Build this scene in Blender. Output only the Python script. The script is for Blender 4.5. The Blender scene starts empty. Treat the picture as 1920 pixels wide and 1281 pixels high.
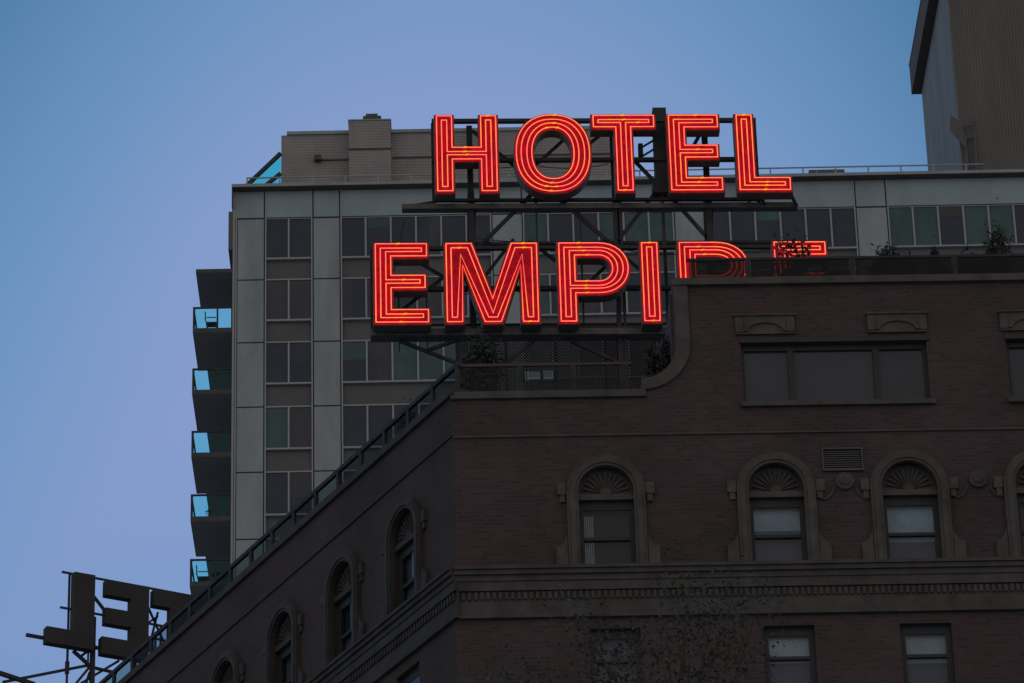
import bpy, bmesh, math, random
from mathutils import Vector, Matrix
from mathutils.geometry import tessellate_polygon
random.seed(7)
sc = bpy.context.scene
col = sc.collection
PI = math.pi

# ------------------------------------------------------------------ camera
TH, RO, FPX = math.radians(27.1), math.radians(1.6), 7680.0
F = Vector((0, math.cos(TH), math.sin(TH)))
R0 = Vector((1, 0, 0)); U0 = Vector((0, -math.sin(TH), math.cos(TH)))
RT = math.cos(RO)*R0 - math.sin(RO)*U0
UP = math.sin(RO)*R0 + math.cos(RO)*U0
cd = bpy.data.cameras.new('camera'); cam = bpy.data.objects.new('camera', cd); col.objects.link(cam)
m = Matrix((RT, UP, -F)).transposed().to_4x4(); m.translation = (0, 0, 1.6)
cam.matrix_world = m
cd.sensor_width = 36; cd.lens = 36*FPX/1920; cd.clip_start = 0.1; cd.clip_end = 5000
sc.camera = cam

# ------------------------------------------------------------------ dusk sky
def lin(r, g, b):
    return tuple((c/255/12.92 if c/255 <= .04045 else ((c/255+.055)/1.055)**2.4) for c in (r, g, b)) + (1,)
w = bpy.data.worlds.new('World'); sc.world = w; w.use_nodes = True
nt = w.node_tree; nt.nodes.clear()
N = nt.nodes.new; L = nt.links.new
tc = N('ShaderNodeTexCoord'); sx = N('ShaderNodeSeparateXYZ'); L(tc.outputs['Generated'], sx.inputs[0])
def mth(op, a, b=None, clamp=False):
    n = N('ShaderNodeMath'); n.operation = op; n.use_clamp = clamp
    for i, v in enumerate((a, b)):
        if v is None: continue
        if isinstance(v, (int, float)): n.inputs[i].default_value = v
        else: L(v, n.inputs[i])
    return n.outputs[0]
x1 = mth('ADD', sx.outputs['X'], 0.014)
x2 = mth('MINIMUM', mth('MULTIPLY', x1, x1), 0.02)
zz = mth('ADD', sx.outputs['Z'], mth('MULTIPLY', x2, 6.5))
rp = N('ShaderNodeValToRGB'); L(zz, rp.inputs[0])
stops = [(0.0, (150, 150, 170)), (.20, (112, 148, 185)), (.37, (108, 152, 198)), (.425, (130, 156, 205)), (.47, (141, 158, 206)),
         (.505, (132, 156, 203)), (.545, (109, 147, 192)), (.62, (70, 121, 162)), (.8, (66, 112, 160)), (1.0, (60, 102, 150))]
cr = rp.color_ramp
while len(cr.elements) < len(stops): cr.elements.new(.5)
for e, (p, c) in zip(cr.elements, stops): e.position = p; e.color = lin(*c)
# unseen sky behind the camera, tuned pale and warm to light the facades
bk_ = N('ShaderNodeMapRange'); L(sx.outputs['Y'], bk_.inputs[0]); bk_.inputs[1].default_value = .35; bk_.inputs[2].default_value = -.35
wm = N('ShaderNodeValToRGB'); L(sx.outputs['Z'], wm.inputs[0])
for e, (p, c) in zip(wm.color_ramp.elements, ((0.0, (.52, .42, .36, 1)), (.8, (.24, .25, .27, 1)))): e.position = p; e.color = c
lf = N('ShaderNodeMapRange'); L(sx.outputs['X'], lf.inputs[0]); lf.inputs[1].default_value = -.05; lf.inputs[2].default_value = -.14; lf.inputs[4].default_value = .6
lz = N('ShaderNodeMapRange'); L(sx.outputs['Z'], lz.inputs[0]); lz.inputs[1].default_value = .53; lz.inputs[2].default_value = .45
lf = mth('MULTIPLY', lf.outputs[0], lz.outputs[0]).node
lm = N('ShaderNodeMix'); lm.data_type = 'RGBA'; L(lf.outputs[0], lm.inputs[0]); L(rp.outputs[0], lm.inputs[6]); lm.inputs[7].default_value = lin(104, 148, 194)
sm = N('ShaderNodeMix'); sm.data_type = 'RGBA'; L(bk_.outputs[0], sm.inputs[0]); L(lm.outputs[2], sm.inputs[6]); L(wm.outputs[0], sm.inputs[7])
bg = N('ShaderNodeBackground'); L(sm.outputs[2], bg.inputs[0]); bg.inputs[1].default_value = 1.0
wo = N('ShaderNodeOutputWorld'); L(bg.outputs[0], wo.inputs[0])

vs = sc.view_settings; vs.view_transform = 'Standard'; vs.look = 'None'; vs.exposure = 0; vs.gamma = 1
sc.cycles.max_bounces = 6; sc.cycles.transparent_max_bounces = 16
sc.cycles.use_denoising = True

# ------------------------------------------------------------------ materials
def mat(name, rgb, rough=.7, metal=0, spec=.3, var=.25, scale=3.0, detail=5, bump=0, emit=None, es=0, stretch=None):
    m = bpy.data.materials.new(name); m.use_nodes = True
    t = m.node_tree; b = t.nodes['Principled BSDF']
    b.inputs['Roughness'].default_value = rough; b.inputs['Metallic'].default_value = metal
    b.inputs['Specular IOR Level'].default_value = spec
    c = t.nodes.new('ShaderNodeTexCoord'); n = t.nodes.new('ShaderNodeTexNoise')
    n.inputs['Scale'].default_value = scale; n.inputs['Detail'].default_value = detail; n.inputs['Roughness'].default_value = .65
    if stretch:
        mp = t.nodes.new('ShaderNodeMapping'); mp.inputs['Scale'].default_value = stretch
        t.links.new(c.outputs['Object'], mp.inputs[0]); t.links.new(mp.outputs[0], n.inputs['Vector'])
    else: t.links.new(c.outputs['Object'], n.inputs['Vector'])
    r = t.nodes.new('ShaderNodeValToRGB'); r.color_ramp.elements[0].position = .3; r.color_ramp.elements[1].position = .7
    r.color_ramp.elements[0].color = tuple(v*(1-var) for v in rgb)+(1,); r.color_ramp.elements[1].color = tuple(min(1, v*(1+var)) for v in rgb)+(1,)
    t.links.new(n.outputs['Fac'], r.inputs[0]); t.links.new(r.outputs[0], b.inputs['Base Color'])
    if bump:
        u = t.nodes.new('ShaderNodeBump'); u.inputs['Strength'].default_value = bump; u.inputs['Distance'].default_value = .02
        t.links.new(n.outputs['Fac'], u.inputs['Height']); t.links.new(u.outputs[0], b.inputs['Normal'])
    if emit:
        b.inputs['Emission Color'].default_value = emit+(1,); b.inputs['Emission Strength'].default_value = es
    return m
def brick(name, c1, c2, mortar, d=(1, 0), bw=.215, rh=.075, ms=.011, big=.35, rough=.85):
    m = bpy.data.materials.new(name); m.use_nodes = True
    t = m.node_tree; b = t.nodes['Principled BSDF']; b.inputs['Roughness'].default_value = rough; b.inputs['Specular IOR Level'].default_value = .2
    nn = t.nodes.new; ln = t.links.new
    c = nn('ShaderNodeTexCoord'); s = nn('ShaderNodeSeparateXYZ'); ln(c.outputs['Object'], s.inputs[0])
    a1 = nn('ShaderNodeMath'); a1.operation = 'MULTIPLY'; a1.inputs[1].default_value = d[0]; ln(s.outputs[0], a1.inputs[0])
    a2 = nn('ShaderNodeMath'); a2.operation = 'MULTIPLY_ADD'; a2.inputs[1].default_value = d[1]; ln(s.outputs[1], a2.inputs[0]); ln(a1.outputs[0], a2.inputs[2])
    cb = nn('ShaderNodeCombineXYZ'); ln(a2.outputs[0], cb.inputs[0]); ln(s.outputs[2], cb.inputs[1])
    bt = nn('ShaderNodeTexBrick'); ln(cb.outputs[0], bt.inputs['Vector'])
    bt.inputs['Color1'].default_value = c1+(1,); bt.inputs['Color2'].default_value = c2+(1,); bt.inputs['Mortar'].default_value = mortar+(1,)
    bt.inputs['Scale'].default_value = 1; bt.inputs['Brick Width'].default_value = bw; bt.inputs['Row Height'].default_value = rh; bt.inputs['Mortar Size'].default_value = ms
    n = nn('ShaderNodeTexNoise'); n.inputs['Scale'].default_value = .55; n.inputs['Detail'].default_value = 7; n.inputs['Roughness'].default_value = .62
    ln(c.outputs['Object'], n.inputs['Vector'])
    r = nn('ShaderNodeMapRange'); r.inputs[1].default_value = .3; r.inputs[2].default_value = .7; r.inputs[3].default_value = 1-big; r.inputs[4].default_value = 1+big
    ln(n.outputs['Fac'], r.inputs[0])
    mx = nn('ShaderNodeMix'); mx.data_type = 'RGBA'; mx.blend_type = 'MULTIPLY'; mx.inputs[0].default_value = 1
    ln(bt.outputs['Color'], mx.inputs[6]); ln(r.outputs[0], mx.inputs[7]); ln(mx.outputs[2], b.inputs['Base Color'])
    n2 = nn('ShaderNodeTexNoise'); n2.inputs['Scale'].default_value = 1.6; n2.inputs['Detail'].default_value = 8; n2.inputs['Roughness'].default_value = .7
    mp = nn('ShaderNodeMapping'); mp.inputs['Scale'].default_value = (1, 1, .35); ln(c.outputs['Object'], mp.inputs[0]); ln(mp.outputs[0], n2.inputs['Vector'])
    r2 = nn('ShaderNodeValToRGB'); r2.color_ramp.elements[0].position = .38; r2.color_ramp.elements[1].position = .62
    r2.color_ramp.elements[0].color = (1.0-big*.2, 1.0, 1.0-big*.35, 1); r2.color_ramp.elements[1].color = (1, 1.0-big*.5, 1, 1)
    ln(n2.outputs['Fac'], r2.inputs[0])
    m3 = nn('ShaderNodeMix'); m3.data_type = 'RGBA'; m3.blend_type = 'MULTIPLY'; m3.inputs[0].default_value = 1
    ln(mx.outputs[2], m3.inputs[6]); ln(r2.outputs[0], m3.inputs[7]); ln(m3.outputs[2], b.inputs['Base Color'])
    bu = nn('ShaderNodeBump'); bu.inputs['Strength'].default_value = .4; bu.inputs['Distance'].default_value = .01; bu.invert = True
    ln(bt.outputs['Fac'], bu.inputs['Height']); ln(bu.outputs[0], b.inputs['Normal'])
    return m
def glass(name, tint, refl=1.0, rough=.02):
    m = bpy.data.materials.new(name); m.use_nodes = True
    t = m.node_tree; t.nodes.clear(); nn = t.nodes.new; ln = t.links.new
    o = nn('ShaderNodeOutputMaterial'); a = nn('ShaderNodeBsdfTransparent'); a.inputs[0].default_value = tint+(1,)
    g = nn('ShaderNodeBsdfGlossy'); g.inputs['Roughness'].default_value = rough; g.inputs['Color'].default_value = (.9, .95, 1, 1)
    f = nn('ShaderNodeFresnel'); f.inputs[0].default_value = 1.45
    k = nn('ShaderNodeMath'); k.operation = 'MULTIPLY'; k.inputs[1].default_value = refl; ge = nn('ShaderNodeNewGeometry'); iv = nn('ShaderNodeMath'); iv.operation = 'SUBTRACT'; iv.inputs[0].default_value = 1; ln(ge.outputs['Backfacing'], iv.inputs[1])
    k0 = nn('ShaderNodeMath'); k0.operation = 'MULTIPLY'; ln(f.outputs[0], k0.inputs[0]); ln(iv.outputs[0], k0.inputs[1]); ln(k0.outputs[0], k.inputs[0])
    x = nn('ShaderNodeMixShader'); ln(k.outputs[0], x.inputs[0]); ln(a.outputs[0], x.inputs[1]); ln(g.outputs[0], x.inputs[2]); ln(x.outputs[0], o.inputs[0])
    return m
def emis(name, rgb, s=1.0):
    m = bpy.data.materials.new(name); m.use_nodes = True
    t = m.node_tree; t.nodes.clear(); o = t.nodes.new('ShaderNodeOutputMaterial'); e = t.nodes.new('ShaderNodeEmission')
    c = t.nodes.new('ShaderNodeTexCoord'); n = t.nodes.new('ShaderNodeTexNoise'); n.inputs['Scale'].default_value = 1.3; n.inputs['Detail'].default_value = 3
    t.links.new(c.outputs['Object'], n.inputs['Vector'])
    r = t.nodes.new('ShaderNodeValToRGB'); r.color_ramp.elements[0].position = .35; r.color_ramp.elements[1].position = .65
    r.color_ramp.elements[0].color = (rgb[0], rgb[1]*.75, rgb[2]*1.35, 1); r.color_ramp.elements[1].color = (rgb[0], rgb[1]*1.2, rgb[2]*.8, 1)
    t.links.new(n.outputs['Fac'], r.inputs[0]); t.links.new(r.outputs[0], e.inputs[0])
    e.inputs[1].default_value = s; t.links.new(e.outputs[0], o.inputs[0]); return m

DW = (math.cos(math.radians(-61.4)), math.sin(math.radians(-61.4)))
M = dict(
    brick=brick('dark_red_brick', (.097, .070, .073), (.066, .053, .058), (.088, .080, .076), big=.20),
    brick_w=brick('dark_red_brick_shaded_wing', (.078, .060, .054), (.060, .050, .047), (.068, .063, .056), d=DW, big=.2),  # same brick, with the wing's shade put into a darker colour
    stone=mat('weathered_limestone', (.098, .096, .088), .85, var=.3, scale=2.2, bump=.25),
    stone_d=mat('dark_limestone', (.086, .085, .082), .85, var=.3, scale=2.5, bump=.25),  # slightly darker limestone for cornice, fan shells and medallions
    stone_w=mat('shaded_limestone_wing', (.060, .059, .054), .85, var=.3, scale=2.5, bump=.25),  # trim limestone darkened, the wing's shade is in its colour
    steel=mat('black_painted_steel', (.054, .056, .060), .7, spec=.12, var=.3, scale=4),
    steel_lift=mat('lightened_catwalk_steel', (.13, .135, .13), .7, spec=.2, var=.3, scale=4),  # catwalk steel paled, light from below put into its colour
    frame_d=mat('dark_window_frame', (.042, .050, .052), .6, var=.2),
    panel=mat('grey_metal_cladding', (.29, .358, .385), .5, spec=.3, var=.20, scale=1.0, detail=7, stretch=(.9, .9, .22)),
    panel_b=mat('bluish_metal_cladding', (.285, .385, .435), .5, spec=.3, var=.16, scale=1.0, detail=7, stretch=(.8, .8, .3)),
    spandrel=mat('charcoal_spandrel', (.118, .124, .128), .6, var=.12, scale=.8),
    mull=mat('pale_aluminium_mullion', (.33, .365, .385), .4, spec=.4, var=.08, scale=5),
    joint=mat('dark_joint', (.12, .12, .125), .8, var=.1),
    soffit=mat('dark_soffit', (.085, .09, .095), .8, var=.15),
    eaves=mat('brown_grey_eaves_board', (.13, .105, .085), .8, var=.15),
    pbrick=brick('grey_brick', (.355, .36, .35), (.33, .335, .325), (.235, .24, .235), bw=.15, rh=.13, ms=.018, big=.14),
    prib=mat('grey_render', (.245, .26, .235), .8, var=.22, scale=1.0, detail=7, stretch=(.8, .8, .15)),
    roofing=mat('grey_roof_membrane', (.2, .2, .2), .9, var=.2),
    letter_red=mat('red_enamel_letter_face', (.62, .005, .040), .5, spec=.15, var=.45, scale=7, detail=6),
    letter_case=mat('black_letter_casing', (.12, .115, .105), .6, var=.25, scale=5),
    sign_black=mat('flat_black_sign_back', (.062, .060, .062), .8, spec=.15, var=.12, scale=2),
    rib=mat('grey_ribbed_sheet', (.140, .142, .140), .7, var=.15, scale=1.2, stretch=(1, 1, .2)),
    soffit_lift=mat('lightened_soffit_sheet', (.26, .235, .21), .8, var=.1),  # pale colour stands in for bounced light on shaded undersides
    dark_glass=glass('smoked_railing_glass', (.22, .22, .25), .6),
    wing_glass=glass('dusty_railing_glass', (.62, .68, .66), .10),
    neon=emis('neon_glow', (1.8, .30, .13)),
    sleeve=emis('yellow_electrode_glow', (1.1, .38, .02)),
    pane=mat('dark_window_glass', (.034, .050, .082), .06, spec=.35, var=.18, scale=.8),
    pane_b=mat('blue_grey_window_glass', (.055, .065, .080), .06, spec=.35, var=.2, scale=.8),
    pane_t=mat('teal_window_glass', (.050, .108, .115), .08, spec=.35, var=.25, scale=.7),
    pane_l=mat('pale_window_glass', (.16, .21, .23), .08, spec=.5, var=.25, scale=.7),
    glass=glass('clear_glass', (.86, .9, .92), 1.0),
    rail_glass=glass('railing_glass', (.70, .76, .78), .45),
    teal=glass('teal_tinted_glass', (.65, 1.0, .97), .4),
    blind_l=mat('pale_roller_blind', (.40, .50, .58), .9, var=.25, scale=1.2),
    blind_x=mat('white_roller_blind', (.46, .56, .60), .9, var=.2, scale=1.2),
    blind_m=mat('grey_roller_blind', (.13, .13, .175), .9, var=.2, scale=1.5),
    dark_in=mat('dim_room_interior', (.045, .05, .055), .9, var=.25, scale=1.2),
    curtain=mat('white_curtain', (.42, .46, .48), .9, var=.25, scale=5),
    leaf=mat('dark_green_leaves', (.036, .044, .030), .6, var=.5, scale=4, spec=.4),
    leaf_t=mat('grey_green_leaves', (.068, .076, .056), .7, var=.45, scale=4, spec=.25),
    leaf_hi=mat('olive_highlight_leaves', (.12, .13, .085), .6, var=.5, scale=4, spec=.4),  # paler leaf colour used as painted highlights in the tree
    bark=mat('grey_brown_bark', (.075, .065, .055), .9, var=.35, scale=6, bump=.5),
    terracotta=mat('clay_planter', (.12, .09, .08), .8, var=.2),
    lattice=mat('dark_stained_trellis', (.085, .082, .078), .8, var=.2),
    rail_red=mat('dull_red_brown_handrail', (.085, .060, .058), .55, var=.25),
    asphalt=mat('asphalt', (.06, .06, .062), .9, var=.25, scale=2),
    concrete=mat('pale_pavement_concrete', (.36, .35, .33), .9, var=.15, scale=.6),
    paint=mat('white_road_paint', (.7, .7, .68), .7, var=.12, scale=2),
    chair=mat('dark_metal_chair', (.06, .065, .07), .5, var=.2),
    galv=mat('dull_galvanised_steel', (.095, .10, .105), .5, metal=.3, var=.2),
)

# ------------------------------------------------------------------ frames and mesh builder
class Fr:
    """a vertical facade plane: u along it to the right, w away from the camera, z up"""
    def __init__(s, ox, oy, psi):
        p = math.radians(psi); s.o = Vector((ox, oy, 0)); s.d = Vector((math.cos(p), math.sin(p), 0)); s.n = Vector((-math.sin(p), math.cos(p), 0)); s.psi = p
    def P(s, u, w, z): return s.o + s.d*u + s.n*w + Vector((0, 0, z))
B = Fr(0, 67, 1.6)            # front of the brick building
T = Fr(0, 146, 1.05)          # front of the pale tower
S = Fr(0, 76, 2.8)            # the neon sign
W = Fr(-1.1196, 66.9687, -61.4)   # the brick wing
K = Fr(-10.038, 86, 28)       # the sign seen from behind
G = Fr(0, 0, 0)

class MB:
    def __init__(s, fr=G): s.v = []; s.f = []; s.fr = fr
    def q(s, pts):
        i = len(s.v); s.v += [s.fr.P(*p) for p in pts]; s.f.append(tuple(range(i, i+len(pts)))); return s
    def box(s, u0, u1, w0, w1, z0, z1):
        i = len(s.v)
        for w_ in (w0, w1):
            for z_ in (z0, z1):
                for u_ in (u0, u1): s.v.append(s.fr.P(u_, w_, z_))
        s.f += [tuple(i+k for k in f) for f in ((0, 1, 3, 2), (4, 6, 7, 5), (0, 4, 5, 1), (2, 3, 7, 6), (0, 2, 6, 4), (1, 5, 7, 3))]
        return s
    def raw(s, pts, faces):
        i = len(s.v); s.v += pts; s.f += [tuple(i+k for k in f) for f in faces]; return s
    def beam(s, a, b, r, r2=None, sq=True, n=4):
        a = s.fr.P(*a); b = s.fr.P(*b); d = (b-a).normalized()
        h = Vector((0, 0, 1)) if abs(d.z) < .9 else s.fr.n
        x = d.cross(h).normalized(); y = x.cross(d).normalized(); r2 = r if r2 is None else r2
        if not sq: n = max(n, 8)
        ang = [PI/4+k*2*PI/n for k in range(n)]; k_ = math.sqrt(2) if n == 4 else 1
        pts = [a+(x*math.cos(t)+y*math.sin(t))*r*k_ for t in ang]+[b+(x*math.cos(t)+y*math.sin(t))*r2*k_ for t in ang]
        fs = [(k, (k+1) % n, n+(k+1) % n, n+k) for k in range(n)]+[tuple(range(n-1, -1, -1)), tuple(range(n, 2*n))]
        return s.raw(pts, fs)
    def prism(s, poly, w0, w1, holes=(), back=True):
        """extruded (u,z) outline, with holes"""
        loops = [list(poly)]+[list(h) for h in holes]
        flat = [p for l in loops for p in l]
        tr = tessellate_polygon([[Vector((p[0], p[1], 0)) for p in l] for l in loops])
        i = len(s.v); n = len(flat)
        s.v += [s.fr.P(p[0], w0, p[1]) for p in flat]+[s.fr.P(p[0], w1, p[1]) for p in flat]
        for t in tr:
            s.f.append(tuple(i+k for k in t))
            if back: s.f.append(tuple(i+n+k for k in reversed(t)))
        o = 0
        for l in loops:
            m_ = len(l)
            for k in range(m_):
                a, b = o+k, o+(k+1) % m_
                s.f.append((i+a, i+b, i+n+b, i+n+a))
            o += m_
        return s
    def band(s, outer, inner, w0, w1):
        """open ribbon between two equally long (u,z) lines, extruded"""
        i = len(s.v); n = len(outer)
        for w_ in (w0, w1):
            s.v += [s.fr.P(p[0], w_, p[1]) for p in outer]; s.v += [s.fr.P(p[0], w_, p[1]) for p in inner]
        O0, I0, O1, I1 = i, i+n, i+2*n, i+3*n
        for k in range(n-1):
            s.f += [(O0+k, O0+k+1, I0+k+1, I0+k), (O1+k, I1+k, I1+k+1, O1+k+1), (O0+k, O1+k, O1+k+1, O0+k+1), (I0+k, I0+k+1, I1+k+1, I1+k)]
        s.f += [(O0, I0, I1, O1), (O0+n-1, O1+n-1, I1+n-1, I0+n-1)]
        return s
    def tube(s, pts, w_, r, closed=True, n=6):
        """round tube along a (u,z) line lying at depth w, mitred at its corners"""
        m_ = len(pts); i = len(s.v)
        for k in range(m_):
            p = Vector(pts[k]); a = Vector(pts[k-1]) if (k or closed) else None; b = Vector(pts[(k+1) % m_]) if (k < m_-1 or closed) else None
            d1 = (p-a).normalized() if a is not None else None; d2 = (b-p).normalized() if b is not None else None
            d1 = d1 or d2; d2 = d2 or d1
            n1 = Vector((-d1.y, d1.x)); n2 = Vector((-d2.y, d2.x)); h = n1+n2
            h = h/max(.3, (1+n1.dot(n2)))
            for j in range(n):
                t = 2*PI*j/n
                s.v.append(s.fr.P(p.x+h.x*r*math.cos(t), w_+r*math.sin(t), p.y+h.y*r*math.cos(t)))
        for k in range(m_ if closed else m_-1):
            for j in range(n):
                a = i+k*n; b = i+((k+1) % m_)*n
                s.f.append((a+j, a+(j+1) % n, b+(j+1) % n, b+j))
        if not closed:
            s.f.append(tuple(i+j for j in range(n))); s.f.append(tuple(i+(m_-1)*n+j for j in reversed(range(n))))
        return s
    def build(s, name, mt, parent=None, smooth=False, fix=True):
        me = bpy.data.meshes.new(name)
        base = parent.get('_b') if parent else None
        off = Vector(base) if base else Vector((0, 0, 0))
        me.from_pydata([v-off for v in s.v], [], s.f)
        if fix:
            bm = bmesh.new(); bm.from_mesh(me); bmesh.ops.recalc_face_normals(bm, faces=bm.faces); bm.to_mesh(me); bm.free()
        me.materials.append(M[mt] if isinstance(mt, str) else mt)
        if smooth:
            for p in me.polygons: p.use_smooth = True
        o = bpy.data.objects.new(name, me); col.objects.link(o)
        if parent:
            o.parent = parent; o['_b'] = tuple(off)
        return o
def thing(name, label, cat, base, group=None):
    o = bpy.data.objects.new(name, None); col.objects.link(o)
    b = base if isinstance(base, Vector) else Vector(base)
    o.location = b; o['_b'] = tuple(b); o['label'] = label; o['category'] = cat
    if group: o['group'] = group
    return o

# ------------------------------------------------------------------ ground, street
def struct(name, mb, mt):
    o = mb.build(name, mt); o['kind'] = 'structure'; return o
struct('ground', MB().q([(-900, -600, -.02), (900, -600, -.02), (900, 1400, -.02), (-900, 1400, -.02)]), 'concrete')
struct('road', MB().box(-400, 400, 8, 40, -.016, 0.0), 'asphalt')
struct('pavement', MB().box(-400, 400, -30, 8, -.016, .13), 'concrete')
mb = MB()
for k in range(-20, 21): mb.box(k*9, k*9+3, 23.93, 24.07, .001, .005)
struct('road_markings', mb, 'paint')
struct('far_pavement', MB().box(-400, 400, 40, 66.2, -.016, .13), 'concrete')

# ------------------------------------------------------------------ brick building
bb = thing('brick_building', 'dark red brick building with arched stone-trimmed windows and a higher block on its right', 'building', B.P(0, 0, 0))
def arch(cu, r, zs, z0, n=18):
    """outline of an arched opening, from bottom left over the top to bottom right"""
    return [(cu-r, z0)]+[(cu-r*math.cos(PI*k/n), zs+r*math.sin(PI*k/n)) for k in range(n+1)]+[(cu+r, z0)]
ZS, ZB = 32.80, 31.31
AC = [1.615, 4.69, 7.105, 9.52, 11.95]        # arched windows of the front
WC = [-1.95, -4.55, -7.2, -9.9, -12.6, -15.3, -18.0]  # and of the wing
def rect(a, b, c, d): return [(a, c), (a, d), (b, d), (b, c)]
holesF = [arch(c, .52, ZS, ZB) for c in AC]
LW = [1.68, 4.77, 7.21, 9.65, 12.05]
holesF += [rect(c-.46, c+.46, 28.45, 30.14) for c in LW]
holesF += [rect(4.2, 7.62, 34.56, 35.76), rect(9.09, 12.5, 34.56, 35.76)]
acr = [(2.35+.64*math.cos(-PI/2+k*PI/2/10), 35.78+.64*math.sin(-PI/2+k*PI/2/10)*1.36) for k in range(11)]
wallF = [(-1.12, 20), (-1.12, 34.72)]+[(2.3, 34.72)]+acr[0:]+[(3.0, 36.98), (15, 36.98), (15, 20)]
MB(B).prism(wallF, 0, .25, holesF).build('wall', 'brick', bb)
holesW = [arch(c, .52, ZS, ZB) for c in WC]+[rect(c-.46, c+.46, 28.45, 30.14) for c in WC]
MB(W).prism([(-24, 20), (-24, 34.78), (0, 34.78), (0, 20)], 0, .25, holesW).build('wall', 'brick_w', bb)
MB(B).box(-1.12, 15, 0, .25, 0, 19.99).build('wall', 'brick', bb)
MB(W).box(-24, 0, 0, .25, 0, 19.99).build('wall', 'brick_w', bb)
# the body behind the fronts, roofs
def foot(pts, z0, z1):
    mb = MB(); n = len(pts); mb.raw([Vector((p.x, p.y, z0)) for p in pts]+[Vector((p.x, p.y, z1)) for p in pts],
        [tuple(range(n)), tuple(range(2*n-1, n-1, -1))]+[(k, (k+1) % n, n+(k+1) % n, n+k) for k in range(n)]); return mb
A = B.P(-.85, .6, 0); A2 = B.P(14.9, .6, 0)
foot([A, A2, B.P(14.9, 22, 0), W.P(-23.9, 14, 0), W.P(-23.9, .6, 0), W.P(-.4, .6, 0)], .05, 34.0).build('roof', 'roofing', bb)
MB(B).box(3.1, 14.9, .26, 5.2, 34.01, 36.6).build('penthouse', 'brick', bb)
MB(B).prism([(2.96, 34.02), (2.96, 36.95), (3.09, 36.95), (3.09, 34.02)], .26, 5.2).build('wall', 'brick', bb)
# copings
MB(B).box(-1.16, 2.42, -.07, .33, 34.70, 34.84).build('coping', 'stone', bb)
MB(B).box(3.0, 15.1, -.09, .36, 36.97, 37.11).build('coping', 'stone', bb)
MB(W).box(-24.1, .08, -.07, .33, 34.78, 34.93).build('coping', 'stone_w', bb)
n_ = 14
out = [(2.35+.92*math.cos(t), 35.78+.92*math.sin(t)*1.02) for t in [PI/2*k/n_-PI/2 for k in range(n_+1)]]
inn = [(2.35+.66*math.cos(t), 35.78+.66*math.sin(t)*1.08) for t in [PI/2*k/n_-PI/2 for k in range(n_+1)]]
MB(B).band(out+[(3.27, 36.965)], inn+[(3.01, 36.965)], -.06, .30).build('curved_coping', 'stone', bb)
# thin string courses
MB(B).box(-1.13, 15, -.035, 0, 33.925, 33.955).build('string_course', 'stone', bb)
MB(W).box(-24, .02, -.035, 0, 33.975, 34.005).build('string_course', 'stone_w', bb)
# cornice: ledge, mouldings, dentils, frieze
def cornice(fr, u0, u1, mt, pr=1.0):
    MB(fr).prism([(u0, 31.24), (u0, 31.30), (u1, 31.30), (u1, 31.24)], -.22*pr, 0).box(u0, u1, -.18*pr, 0, 31.15, 31.238).box(u0, u1, -.13*pr, 0, 31.04, 31.148).box(u0, u1, -.105*pr, 0, 30.86, 31.038).box(u0, u1, -.05, 0, 30.40, 30.66).box(u0, u1, -.085, 0, 30.345, 30.398).build('cornice', mt, bb)
    mb = MB(fr); k = u0+.02
    mb.box(u0, u1, -.045, 0, 30.662, 30.858)
    while k < u1-.06: mb.box(k, k+.055, -.085, -.046, 30.70, 30.84); k += .11
    mb.build('dentils', mt, bb)
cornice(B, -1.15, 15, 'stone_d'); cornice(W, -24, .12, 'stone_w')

def sash(fr, cu, hw, z0, z1, zm, up='blind_l', lo='blind_m', label=None, curt=False, drop=None):
    """a sash window: dark frame with a meeting rail, glass, and what hangs behind it"""
    mb = MB(fr); d = .10
    mb.box(cu-hw, cu-hw+d, .12, .20, z0, z1).box(cu+hw-d, cu+hw, .12, .20, z0, z1).box(cu-hw+d, cu+hw-d, .12, .20, z1-.16, z1).box(cu-hw+d, cu+hw-d, .12, .20, z0, z0+.04).box(cu-hw+d, cu+hw-d, .115, .20, zm-.03, zm+.03)
    f = mb.build('window', 'frame_d', bb)
    if label: f['label'] = label
    MB(fr).box(cu-hw+d, cu+hw-d, .155, .165, z0+.04, zm-.03).build('pane', 'glass', f)
    MB(fr).box(cu-hw+d, cu+hw-d, .135, .145, zm+.03, z1-.16).build('pane', 'glass', f)
    drop = zm if drop is None else drop
    MB(fr).box(cu-hw, cu+hw, .235, .245, drop, z1).build('blind', up, f)
    MB(fr).box(cu-hw, cu+hw, .225, .233, z0, drop-.001).build('blind', lo, f)
    if curt:
        mb = MB(fr)
        for k in range(5): mb.beam((cu-hw+d+.03+k*.035, .20, z0), (cu-hw+d+.03+k*.035, .20, z1-.25), .012, sq=False)
        mb.build('curtain', 'curtain', f)
    return f
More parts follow.
